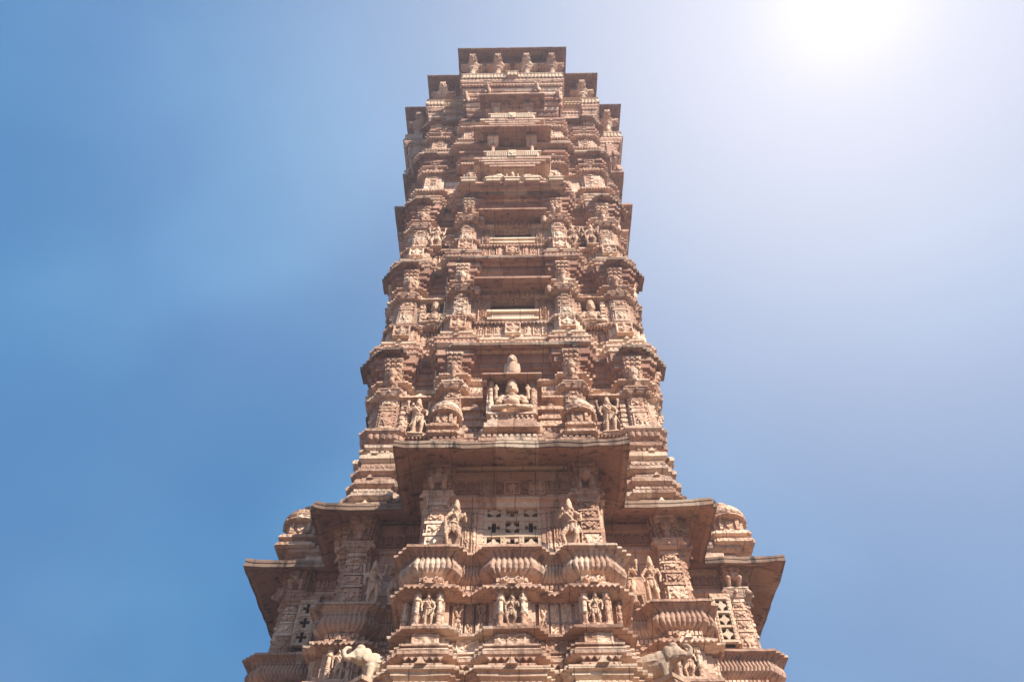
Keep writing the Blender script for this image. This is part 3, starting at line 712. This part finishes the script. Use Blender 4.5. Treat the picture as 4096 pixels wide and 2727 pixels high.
# ------------------------------------------------------------------ statues (bodies: one welded surface each)
def finish_fig(mb,name,mat,vox=.018):
    me=mb.mesh(name,mat,True); return me
def figure_mesh(pose,seed=0,arms=4,vox=.016):
    """1 m tall standing figure, front towards -y, feet at z=0"""
    mb=MB(); s=1 if seed%2==0 else -1; hip=.035*s
    # legs
    if pose=='stand':
        for sx,kx,fx in ((-1,-.075,-.07),(1,.09,.10)):
            mb.cap((sx*.055+hip,0,.46),(kx+hip*.5,-.03,.26),.066,.046); mb.cap((kx+hip*.5,-.03,.26),(fx,0,.05),.044,.028); mb.cap((fx,0,.025),(fx+sx*.02,-.075,.018),.028,.02)
    elif pose=='dance':
        for sx,kx,fx,kz in ((-1,-.16,-.10,.27),(1,.10,.02,.25)):
            mb.cap((sx*.055+hip,0,.44),(kx,-.06,kz),.07,.046); mb.cap((kx,-.06,kz),(fx,.0,.05),.044,.028); mb.cap((fx,0,.025),(fx+sx*.03,-.075,.018),.028,.02)
    mb.ell((hip,0,.48),(.105,.075,.07)); mb.cap((hip,0,.50),(-hip*.4,-.01,.60),.072,.062); mb.ell((-hip*.8,-.005,.68),(.105,.07,.085))
    for sx in (-1,1): mb.ell((sx*.05-hip*.8,-.055,.70),(.036,.03,.036))
    hx=-hip*.2
    mb.cap((-hip*.7,0,.74),(hx,-.005,.81),.036,.033); mb.ell((hx,-.015,.855),(.052,.058,.066)); mb.ell((hx,-.072,.85),(.011,.016,.018)); mb.ell((hx,-.062,.822),(.022,.012,.008))
    for sx in (-1,1): mb.ell((hx+sx*.056,0,.85),(.012,.022,.035)); mb.ell((hx+sx*.021,-.066,.868),(.012,.006,.006))
    # tall crown
    mb.lathe([(.05,.875),(.066,.885),(.066,.905),(.052,.912),(.058,.93),(.058,.95),(.044,.958),(.048,.975),(.046,.99),(.03,1.0),(.03,1.03),(.01,1.05)],hx,.0,14)
    # arms
    for sx in (-1,1):
        sh=(sx*.115-hip*.8,0,.735)
        if seed%3==0: el=(sx*.19,-.03,.58); ha=(sx*.16,-.10,.46)
        elif seed%3==1: el=(sx*.19,-.02,.60); ha=(sx*.15,-.10,.70) if sx>0 else (sx*.17,-.03,.42)
        else: el=(sx*.2,-.02,.64); ha=(sx*.12,-.08,.80) if sx<0 else (sx*.2,-.08,.52)
        mb.cap(sh,el,.038,.029); mb.cap(el,ha,.028,.021); mb.ell(ha,(.026,.022,.03))
        for q in range(4): mb.cap((ha[0]+(q-1.5)*.012,ha[1]-.01,ha[2]-.015),(ha[0]+(q-1.5)*.013,ha[1]-.022,ha[2]-.05),.0075,.006,6)
        if arms==4:
            el=(sx*.21,.01,.70); ha=(sx*.235,-.01,.86); mb.cap((sh[0],.02,sh[2]),el,.034,.027); mb.cap(el,ha,.026,.02); mb.ell(ha,(.026,.022,.028)); mb.ell((ha[0],ha[1],ha[2]+.055),(.04,.014,.04))
    # girdle, sash, necklace
    mb.lathe([(.108,.49),(.115,.50),(.108,.52)],hip,0,14); mb.cap((hip,-.08,.47),(hip*.5,-.075,.30),.018,.012,8)
    mb.lathe([(.05,.75),(.062,.758),(.05,.768)],-hip*.6,-.01,12)
    for q in range(4): mb.cap((hip+(q-1.5)*.045,-.07,.46),(hip*.6+(q-1.5)*.05,-.07,.36-.03*(q%2)),.02,.012,8)
    for sx in (-1,1):
        mb.cap((hip+sx*.10,-.02,.48),(hip+sx*.17,-.03,.24),.017,.012,8); mb.lathe([(.04,.0),(.046,.01),(.04,.02)],0,0,8) if False else None
        mb.ell((hx+sx*.07,-.01,.80),(.02,.02,.028)); mb.ell((sx*.165-hip*.5,-.015,.66),(.042,.042,.018))
    mb.cap((-.07-hip*.8,-.075,.76),(.04,-.085,.56),.009,.009,6)
    # slab behind the feet
    mb.box(-.17,.17,-.1,.07,-.03,.006); mb.box(-.13,.13,.035,.08,.0,.75)
    return mb.mesh('stone_figure',M_statue,True)
def seated_mesh(seed=0):
    mb=MB()
    for sx in (-1,1):
        mb.cap((sx*.11,0,.12),(sx*.36,-.16,.10),.10,.075); mb.cap((sx*.36,-.16,.10),(sx*.03,-.26,.06),.07,.045); mb.cap((sx*.03,-.26,.06),(-sx*.07,-.3,.05),.04,.03)
    mb.ell((0,0,.16),(.2,.15,.13)); mb.ell((0,-.05,.31),(.165,.14,.15)); mb.ell((0,0,.47),(.19,.12,.13))
    mb.cap((0,0,.57),(0,-.01,.64),.06,.055); mb.ell((0,-.03,.735),(.105,.105,.125)); mb.ell((0,-.14,.725),(.022,.03,.034)); mb.ell((0,-.125,.67),(.045,.022,.015)); mb.ell((0,-.16,.30),(.1,.06,.09))
    for sx in (-1,1): mb.ell((sx*.042,-.125,.765),(.024,.014,.013)); mb.ell((sx*.11,-.01,.72),(.026,.04,.08)); mb.ell((sx*.17,-.04,.40),(.05,.05,.02))
    mb.lathe([(.10,.79),(.125,.80),(.125,.835),(.10,.845),(.112,.87),(.108,.92),(.09,.925),(.098,.95),(.09,.99),(.06,1.0),(.055,1.04),(.02,1.08)],0,0,16)
    for sx in (-1,1):
        mb.cap((sx*.19,0,.53),(sx*.30,-.05,.34),.06,.048); mb.cap((sx*.30,-.05,.34),(sx*.24,-.2,.22),.046,.036); mb.ell((sx*.24,-.22,.21),(.045,.045,.04))
        for q in range(4): mb.cap((sx*.24+(q-1.5)*.02,-.24,.21),(sx*.24+(q-1.5)*.022,-.27,.16),.012,.009,6)
        mb.cap((sx*.19,.03,.55),(sx*.34,.02,.50),.052,.044); mb.cap((sx*.34,.02,.50),(sx*.33,-.03,.68),.042,.034); mb.ell((sx*.33,-.03,.76),(.062,.03,.07)); mb.ell((sx*.33,-.05,.83),(.035,.025,.035))
    mb.lathe([(.085,.56),(.11,.55),(.12,.53),(.1,.52)],0,-.02,14); mb.cap((-.09,-.1,.5),(.06,-.17,.3),.014,.014,6)
    mb.box(-.36,.36,-.12,.16,-.03,.03); mb.box(-.27,.27,.10,.22,0,.72)
    return mb.mesh('seated_stone_figure',M_statue,True)
def elephant_mesh():
    mb=MB()   # faces -y, 1 m long, feet at 0
    mb.ell((0,.18,.52),(.27,.46,.28)); mb.ell((0,-.05,.55),(.24,.28,.27)); mb.ell((0,.40,.50),(.23,.26,.26))
    mb.ell((0,-.40,.68),(.18,.20,.21)); 
    for sx in (-1,1): mb.ell((sx*.07,-.42,.83),(.09,.11,.09)); mb.ell((sx*.17,-.28,.66),(.04,.12,.17)); mb.cap((sx*.08,-.54,.58),(sx*.09,-.68,.56),.028,.012,8); mb.ell((sx*.12,-.53,.72),(.018,.018,.02))
    tr=[(0,-.55,.66,.1),(0,-.66,.56,.08),(0,-.76,.58,.065),(0,-.80,.70,.052),(0,-.74,.80,.043),(0,-.66,.82,.036)]
    for a,b in zip(tr,tr[1:]): mb.cap(a[:3],b[:3],a[3],b[3],10)
    for sx in (-1,1):
        mb.cap((sx*.14,-.14,.42),(sx*.15,-.17,.10),.10,.075); mb.cap((sx*.15,-.17,.10),(sx*.15,-.17,.05),.078,.08)
        mb.cap((sx*.14,.45,.40),(sx*.15,.42,.10),.115,.08); mb.cap((sx*.15,.42,.10),(sx*.15,.42,.05),.082,.085)
    mb.cap((0,.62,.58),(0,.69,.30),.025,.018,8)
    mb.lathe([(.285,.50),(.29,.505),(.285,.51)],0,.1,16)
    return mb.mesh('stone_elephant',M_white,True)
def garuda_mesh():
    mb=MB(); mb.cap((0,0,.12),(0,-.02,.34),.15,.13); mb.ell((0,-.02,.50),(.12,.13,.16)); mb.cap((0,-.13,.48),(0,-.2,.40),.04,.012,8); mb.cap((0,0,.62),(0,0,.70),.07,.02)
    for sx in (-1,1): mb.ell((sx*.14,.04,.28),(.05,.09,.2)); mb.cap((sx*.08,-.03,.1),(sx*.09,-.14,.02),.05,.04); mb.ell((sx*.05,-.12,.53),(.02,.02,.02))
    mb.box(-.2,.2,-.16,.16,-.03,.02)
    return mb.mesh('stone_bird',M_statue,True)
FM={}
def fig(kind,loc,h,rz,label,cat,group=None,seed=0,name=None,mat=None,arms=4):
    key=(kind,seed,arms)
    if key not in FM:
        FM[key]={'stand':lambda:figure_mesh('stand',seed,arms),'dance':lambda:figure_mesh('dance',seed,arms),'seat':lambda:seated_mesh(seed),'eleph':elephant_mesh,'bird':garuda_mesh}[kind]()
    o=link(name or {'stand':'stone_figure','dance':'stone_figure','seat':'seated_stone_figure','eleph':'stone_elephant','bird':'stone_bird'}[kind],FM[key],None,loc,rz,None,(h,h,h*((.93 if h==.98 else 1.12) if kind=='seat' else 1)))
    o.rotation_euler=({'seat':.14,'stand':.10,'dance':.10,'bird':.15}.get(kind,0),0,rz)
    tag(o,label,cat,group)
    md=o.modifiers.new('weld','REMESH'); md.mode='VOXEL'; md.voxel_size={'seat':.013,'eleph':.018}.get(kind,.010); md.use_smooth_shade=True
    return o
G1='standing figures carved on the tower'; G2='seated deities in the tower niches'; G3='stone elephants on the tower'
fig('dance',(-.98,-4.98,9.24),.93,.25,'standing stone figure with raised arm left of the front lattice window','statue',G1,1,arms=2)
fig('dance',(1.0,-4.98,9.24),.93,-.2,'standing stone figure bending at the hip right of the front lattice window','statue',G1,2,arms=2)
fig('stand',(-2.56,-3.34,9.26),.86,0,'shaded four-armed figure beside the left recessed pilaster under the middle eave','statue',G1,0)
fig('dance',(-2.12,-3.34,9.26),.9,.2,'shaded striding figure tucked behind the left end of the front leaf moulding','statue',G1,5,arms=2)
fig('dance',(2.10,-3.34,9.26),.88,-.3,'bearded-looking striding figure with raised attributes beside the right end of the front leaf moulding','statue',G1,4)
fig('stand',(2.52,-3.34,9.26),.9,0,'tall crowned figure beside the right recessed pilaster under the middle eave','statue',G1,3,arms=2)
fig('stand',(-1.28,-5.0,7.84),.55,0,'small crowned deity in the left niche of the lowest front band','statue',G1,0)
fig('dance',(0,-5.0,7.84),.53,0,'small dancing deity in the central niche of the lowest front band','statue',G1,1)
fig('stand',(1.28,-5.0,7.84),.55,0,'small upright deity in the right niche of the lowest front band','statue',G1,3)
fig('dance',(2.9,-3.42,7.84),.55,0,'small figure in the recessed niche at the lower right below the bulging capital','statue',G1,2)
fig('stand',(-2.9,-3.42,7.84),.55,0,'small shaded figure in the recessed niche at the lower left behind the elephant','statue',G1,4)
fig('stand',(-2.2,-3.24,13.62),1.05,.1,'tall crowned warrior figure left of the seated deity shrine','statue',G1,2)
fig('stand',(2.2,-3.24,13.62),1.05,-.1,'tall crowned figure with bent arms right of the seated deity shrine','statue',G1,0)
fig('seat',(0,-4.92,12.44),.98,0,'large cross-legged crowned deity inside the central roof shrine','statue',G2,0)
fig('seat',(-2.13,-3.12,17.66),.95,0,'four-armed seated deity in the niche left of the lower open window','statue',G2,0)
fig('seat',(2.13,-3.12,17.66),.95,0,'four-armed seated deity in the niche right of the lower open window','statue',G2,0)
fig('dance',(-2.36,-3.32,21.56),1.05,0,'attendant figure between corner pilaster and left round medallion','statue',G1,5)
fig('dance',(1.86,-3.32,21.56),1.05,0,'attendant figure left of the right round medallion','statue',G1,4)
fig('dance',(2.44,-3.32,21.56),1.05,0,'attendant figure right of the right round medallion beside corner pilaster','statue',G1,1)
for x,s in ((-1.43,'left'),(0,'middle'),(1.43,'right')):
    fig('seat',(x,-4.06,24.32),.56,0,f'small seated deity on the high ledge under the topmost windows, {s} one of three','statue',G2,0)
fig('eleph',(-.62,-4.08,24.30),.56,PI/2*.9,'crouching elephant left of the small middle seated deity on the high ledge','elephant statue',G3)
fig('eleph',(.66,-4.08,24.30),.56,PI/2*1.1,'crouching elephant right of the small middle seated deity on the high ledge','elephant statue',G3)
for sx,l in ((-1,'left'),(1,'right')):
    e=fig('eleph',((-2.02,-4.72,7.04) if sx<0 else (2.16,-4.72,7.04)),.64,sx*1.1,'white stone elephant on the projecting block at the lower %s of the front bay'%l,'elephant statue',G3)
    mb=MB(); mb.box(-.20,.20,-.34,1.2,-.30,-.06); mb.box(-.24,.24,-.38,1.2,-.06,0)
    for i in range(5): mb.prism([(-.2+i*.08,-.08),(-.16+i*.08,-.14),(-.12+i*.08,-.08)],-.37,-.3)
    link('elephant_bracket',mb.mesh('elephant_bracket',M_pale),T,((-2.02 if sx<0 else 2.16),-4.72,7.03),sx*.75)
fig('bird',(0,-4.75,13.78),.95,0,'pale stone bird with folded wings perched on the shrine roof','statue')
mb=MB(); mb.box(-1.75,1.75,-4.22,-3.4,24.06,24.16,tx=.02); mb.box(-1.68,1.68,-4.1,-3.4,23.98,24.065)
link('high_ledge',mb.mesh('high_ledge',M_stone),T)
for x in (-1.43,-.62,0,.66,1.43):
    mb=MB(); mb.box(-.24,.24,-.3,.3,0,.14,tx=.02); mb.box(-.27,.27,-.33,.3,.138,.20); link('ledge_block',mb.mesh('ledge_block',M_cream),T,(x,-4.0,24.10))
def figure_frame(x,z,w_,h_,p):
    mb=MB(); hw=w_/2
    for sx in (-1,1):
        mb.box(sx*hw-.05,sx*hw+.05,-.26,.02,0,h_,tx=.004)
        for q in range(7): mb.box(sx*hw-.065,sx*hw+.065,-.285,-.2,h_*(q+.15)/7,h_*(q+.75)/7)
    mb.box(-hw-.1,hw+.1,-.40,.02,h_-.002,h_+.08,ty=.04,tx=.02); mb.box(-hw-.06,hw+.06,-.30,.02,h_+.079,h_+.15)
    mb.prism([(-hw*.8,h_+.15),(hw*.8,h_+.15),(hw*.4,h_+.2),(0,h_+.28),(-hw*.4,h_+.2)],-.26,.02)
    mb.box(-hw-.08,hw+.08,-.30,.02,-.07,.004)
    for q in range(8): x0=-hw+(q+.5)*w_/8; mb.prism([(x0-w_/17,-.06),(x0,-.13),(x0+w_/17,-.06)],-.28,.02)
    link('figure_frame',mb.mesh('figure_frame',M_carve),T,(x,-p,z))
for x in (-2.13,2.13): figure_frame(x,17.64,.66,1.06,3.0); figure_frame(x,21.54,.74,1.06,2.98); figure_frame(math.copysign(2.2,x),13.60,.70,1.10,3.0)
# medallions (part of the wall)
for x in (-1.98,2.12):
    mb=MB(); 
    for r,d in ((.30,.05),(.25,.09),(.19,.12),(.12,.16),(.06,.2)):
        pts=[(r*math.cos(2*PI*i/24),r*math.sin(2*PI*i/24)) for i in range(24)]; mb.prism(pts,-d,.02)
    for i in range(16): a=2*PI*i/16; mb.ell((.34*math.cos(a),-.03,.34*math.sin(a)),(.045,.04,.045),8,5)
    link('medallion',mb.mesh('medallion',M_carve),T,(x,-3.12,22.30))
# lightning conductor
cu=MB(); pts=[(-1.86,-3.86,20.1),(-1.84,-3.62,19.6),(-1.86,-3.45,18.6),(-1.85,-3.5,17.3),(-1.86,-3.75,16.3),(-1.87,-3.95,16.05),(-1.86,-3.6,15.7),(-1.86,-3.5,14.6)]
for a,b in zip(pts,pts[1:]): cu.cap(a,b,.014,.014,6)
mc=bpy.data.materials.new('verdigris_copper'); mc.use_nodes=True; mc.node_tree.nodes['Principled BSDF'].inputs['Base Color'].default_value=(.045,.05,.042,1)
mc.node_tree.nodes['Principled BSDF'].inputs['Roughness'].default_value=.6
tag(link('lightning_cable',cu.mesh('lightning_cable',mc)),'thin dark green lightning cable running down the wall left of the windows','cable')
# ------------------------------------------------------------------ ground
g=MB(); n=40; R=400
vs=[];fs=[]
for j in range(n+1):
    for i in range(n+1):
        x=(i/n*2-1); y=(j/n*2-1); x=math.copysign(abs(x)**2,x)*R; y=math.copysign(abs(y)**2,y)*R
        vs.append((x,y,0 if math.hypot(x,y)<25 else noise.noise(Vector((x*.01,y*.01,0)))*2-.3))
for j in range(n):
    for i in range(n): fs.append((j*(n+1)+i,j*(n+1)+i+1,(j+1)*(n+1)+i+1,(j+1)*(n+1)+i))
g.add(vs,fs)
M_ground=stone('dusty_paving',(.11,.07,.042),(.13,.083,.05),(.085,.06,.035),stain_amt=.1,carve=.1,streak=False)
tag(link('ground',g.mesh('ground',M_ground)),None,None,None,'structure')
# ------------------------------------------------------------------ camera
cam=bpy.data.cameras.new('camera'); co=bpy.data.objects.new('camera',cam); COL.objects.link(co); scene.camera=co
cam.sensor_width=36; cam.lens=26.5; cam.clip_end=2000; cam.clip_start=.1
C=15.35; yaw=math.radians(.8)
co.location=(C*math.sin(yaw)-.07,-C*math.cos(yaw),1.6); co.rotation_euler=(math.radians(90+51.8),0,yaw)
# ------------------------------------------------------------------ sun and sky
SUN_EL=math.radians(38); SUN_AZ=math.radians(44)   # azimuth towards +x from -y
sd=Vector((math.cos(SUN_EL)*math.sin(SUN_AZ),-math.cos(SUN_EL)*math.cos(SUN_AZ),math.sin(SUN_EL)))
sl=bpy.data.lights.new('sun','SUN'); sl.energy=5.0; sl.angle=math.radians(.55); sl.color=(1,.93,.84)
so=bpy.data.objects.new('sun',sl); COL.objects.link(so); so.rotation_euler=sd.to_track_quat('Z','Y').to_euler()
W=bpy.data.worlds.new('World'); scene.world=W; W.use_nodes=True; t=W.node_tree; N=t.nodes; L=t.links
for x in list(N): N.remove(x)
out=N.new('ShaderNodeOutputWorld'); bg=N.new('ShaderNodeBackground'); L.new(bg.outputs[0],out.inputs[0])
sky=N.new('ShaderNodeTexSky'); sky.sky_type='NISHITA'; sky.sun_disc=False; sky.sun_elevation=SUN_EL; sky.sun_rotation=math.pi-SUN_AZ
sky.air_density=1.2; sky.dust_density=1.0; sky.ozone_density=3.0
bg.inputs[1].default_value=.057
tc=N.new('ShaderNodeTexCoord')
glow=Vector((763,448,1853)).normalized(); glow=Matrix.Rotation(yaw,3,'Z')@glow
def mth(op,a,b=None,c=None):
    x=N.new('ShaderNodeMath'); x.operation=op
    for i,v in enumerate((a,b,c)):
        if v is None: continue
        if hasattr(v,'links'): L.new(v,x.inputs[i])
        else: x.inputs[i].default_value=v
    return x.outputs[0]
vn=N.new('ShaderNodeVectorMath'); vn.operation='NORMALIZE'; L.new(tc.outputs['Generated'],vn.inputs[0])
dt=N.new('ShaderNodeVectorMath'); dt.operation='DOT_PRODUCT'; L.new(vn.outputs[0],dt.inputs[0]); dt.inputs[1].default_value=glow
ang=mth('ARCCOSINE',mth('MINIMUM',dt.outputs['Value'],.99999))
# sun glare painted into the sky colour: wide and narrow lobes
g1=mth('POWER',2.718,mth('MULTIPLY',mth('POWER',mth('DIVIDE',ang,.50),1.75),-1))
g2=mth('POWER',2.718,mth('MULTIPLY',mth('POWER',mth('DIVIDE',ang,.07),1.6),-1))
mp=N.new('ShaderNodeMapping'); L.new(vn.outputs[0],mp.inputs[0]); mp.inputs['Scale'].default_value=(1.0,1.4,1.2)
no=N.new('ShaderNodeTexNoise'); no.inputs['Scale'].default_value=2.0; no.inputs['Detail'].default_value=3; no.inputs['Roughness'].default_value=.42; L.new(mp.outputs[0],no.inputs['Vector'])
cl=N.new('ShaderNodeMapRange'); cl.interpolation_type='SMOOTHSTEP'; L.new(no.outputs['Fac'],cl.inputs[0]); cl.inputs[1].default_value=.42; cl.inputs[2].default_value=.74; cl.inputs[3].default_value=0; cl.inputs[4].default_value=.5
def mixc(f,a,b,mode='MIX'):
    x=N.new('ShaderNodeMix'); x.data_type='RGBA'; x.blend_type=mode
    for s,v in ((x.inputs[0],f),(x.inputs[6],a),(x.inputs[7],b)):
        if hasattr(v,'links'): L.new(v,s)
        elif isinstance(v,(int,float)): s.default_value=v
        else: s.default_value=(*v,1)
    return x.outputs[2]
c0=mixc(.93,mixc(1.0,sky.outputs[0],(.35,1.15,1.5),'MULTIPLY'),(.0,1.85,4.7))
c1=mixc(cl.outputs[0],c0,(1.2,4.1,7.2))
c2=mixc(mth('MULTIPLY',g1,.97),c1,(8.3,8.4,9.5))
c3=mixc(g2,c2,(11,10.5,10.5))
L.new(c3,bg.inputs[0])
scene.view_settings.view_transform='Standard'; scene.view_settings.look='None'; scene.view_settings.exposure=.95; scene.view_settings.gamma=1
scene.render.engine='CYCLES'

# ------------------------------------------------------------------ air
HZ=0.0032
if HZ:
    h=MB(); h.add([(x,y,z) for z in (-4,38.6) for x,y in ((-402,-402),(402,-402),(402,402),(-402,402))],[(3,2,1,0),(4,5,6,7),(0,1,5,4),(1,2,6,5),(2,3,7,6),(3,0,4,7)])
    mh=bpy.data.materials.new('haze'); t=nt(mh); o=t.nodes.new('ShaderNodeOutputMaterial'); v=t.nodes.new('ShaderNodeVolumePrincipled')
    v.inputs['Density'].default_value=HZ; v.inputs['Color'].default_value=(.92,.84,.90,1); v.inputs['Anisotropy'].default_value=.2
    t.links.new(v.outputs[0],o.inputs['Volume']); tag(link('haze',h.mesh('haze',mh)),None,None,None,'stuff')
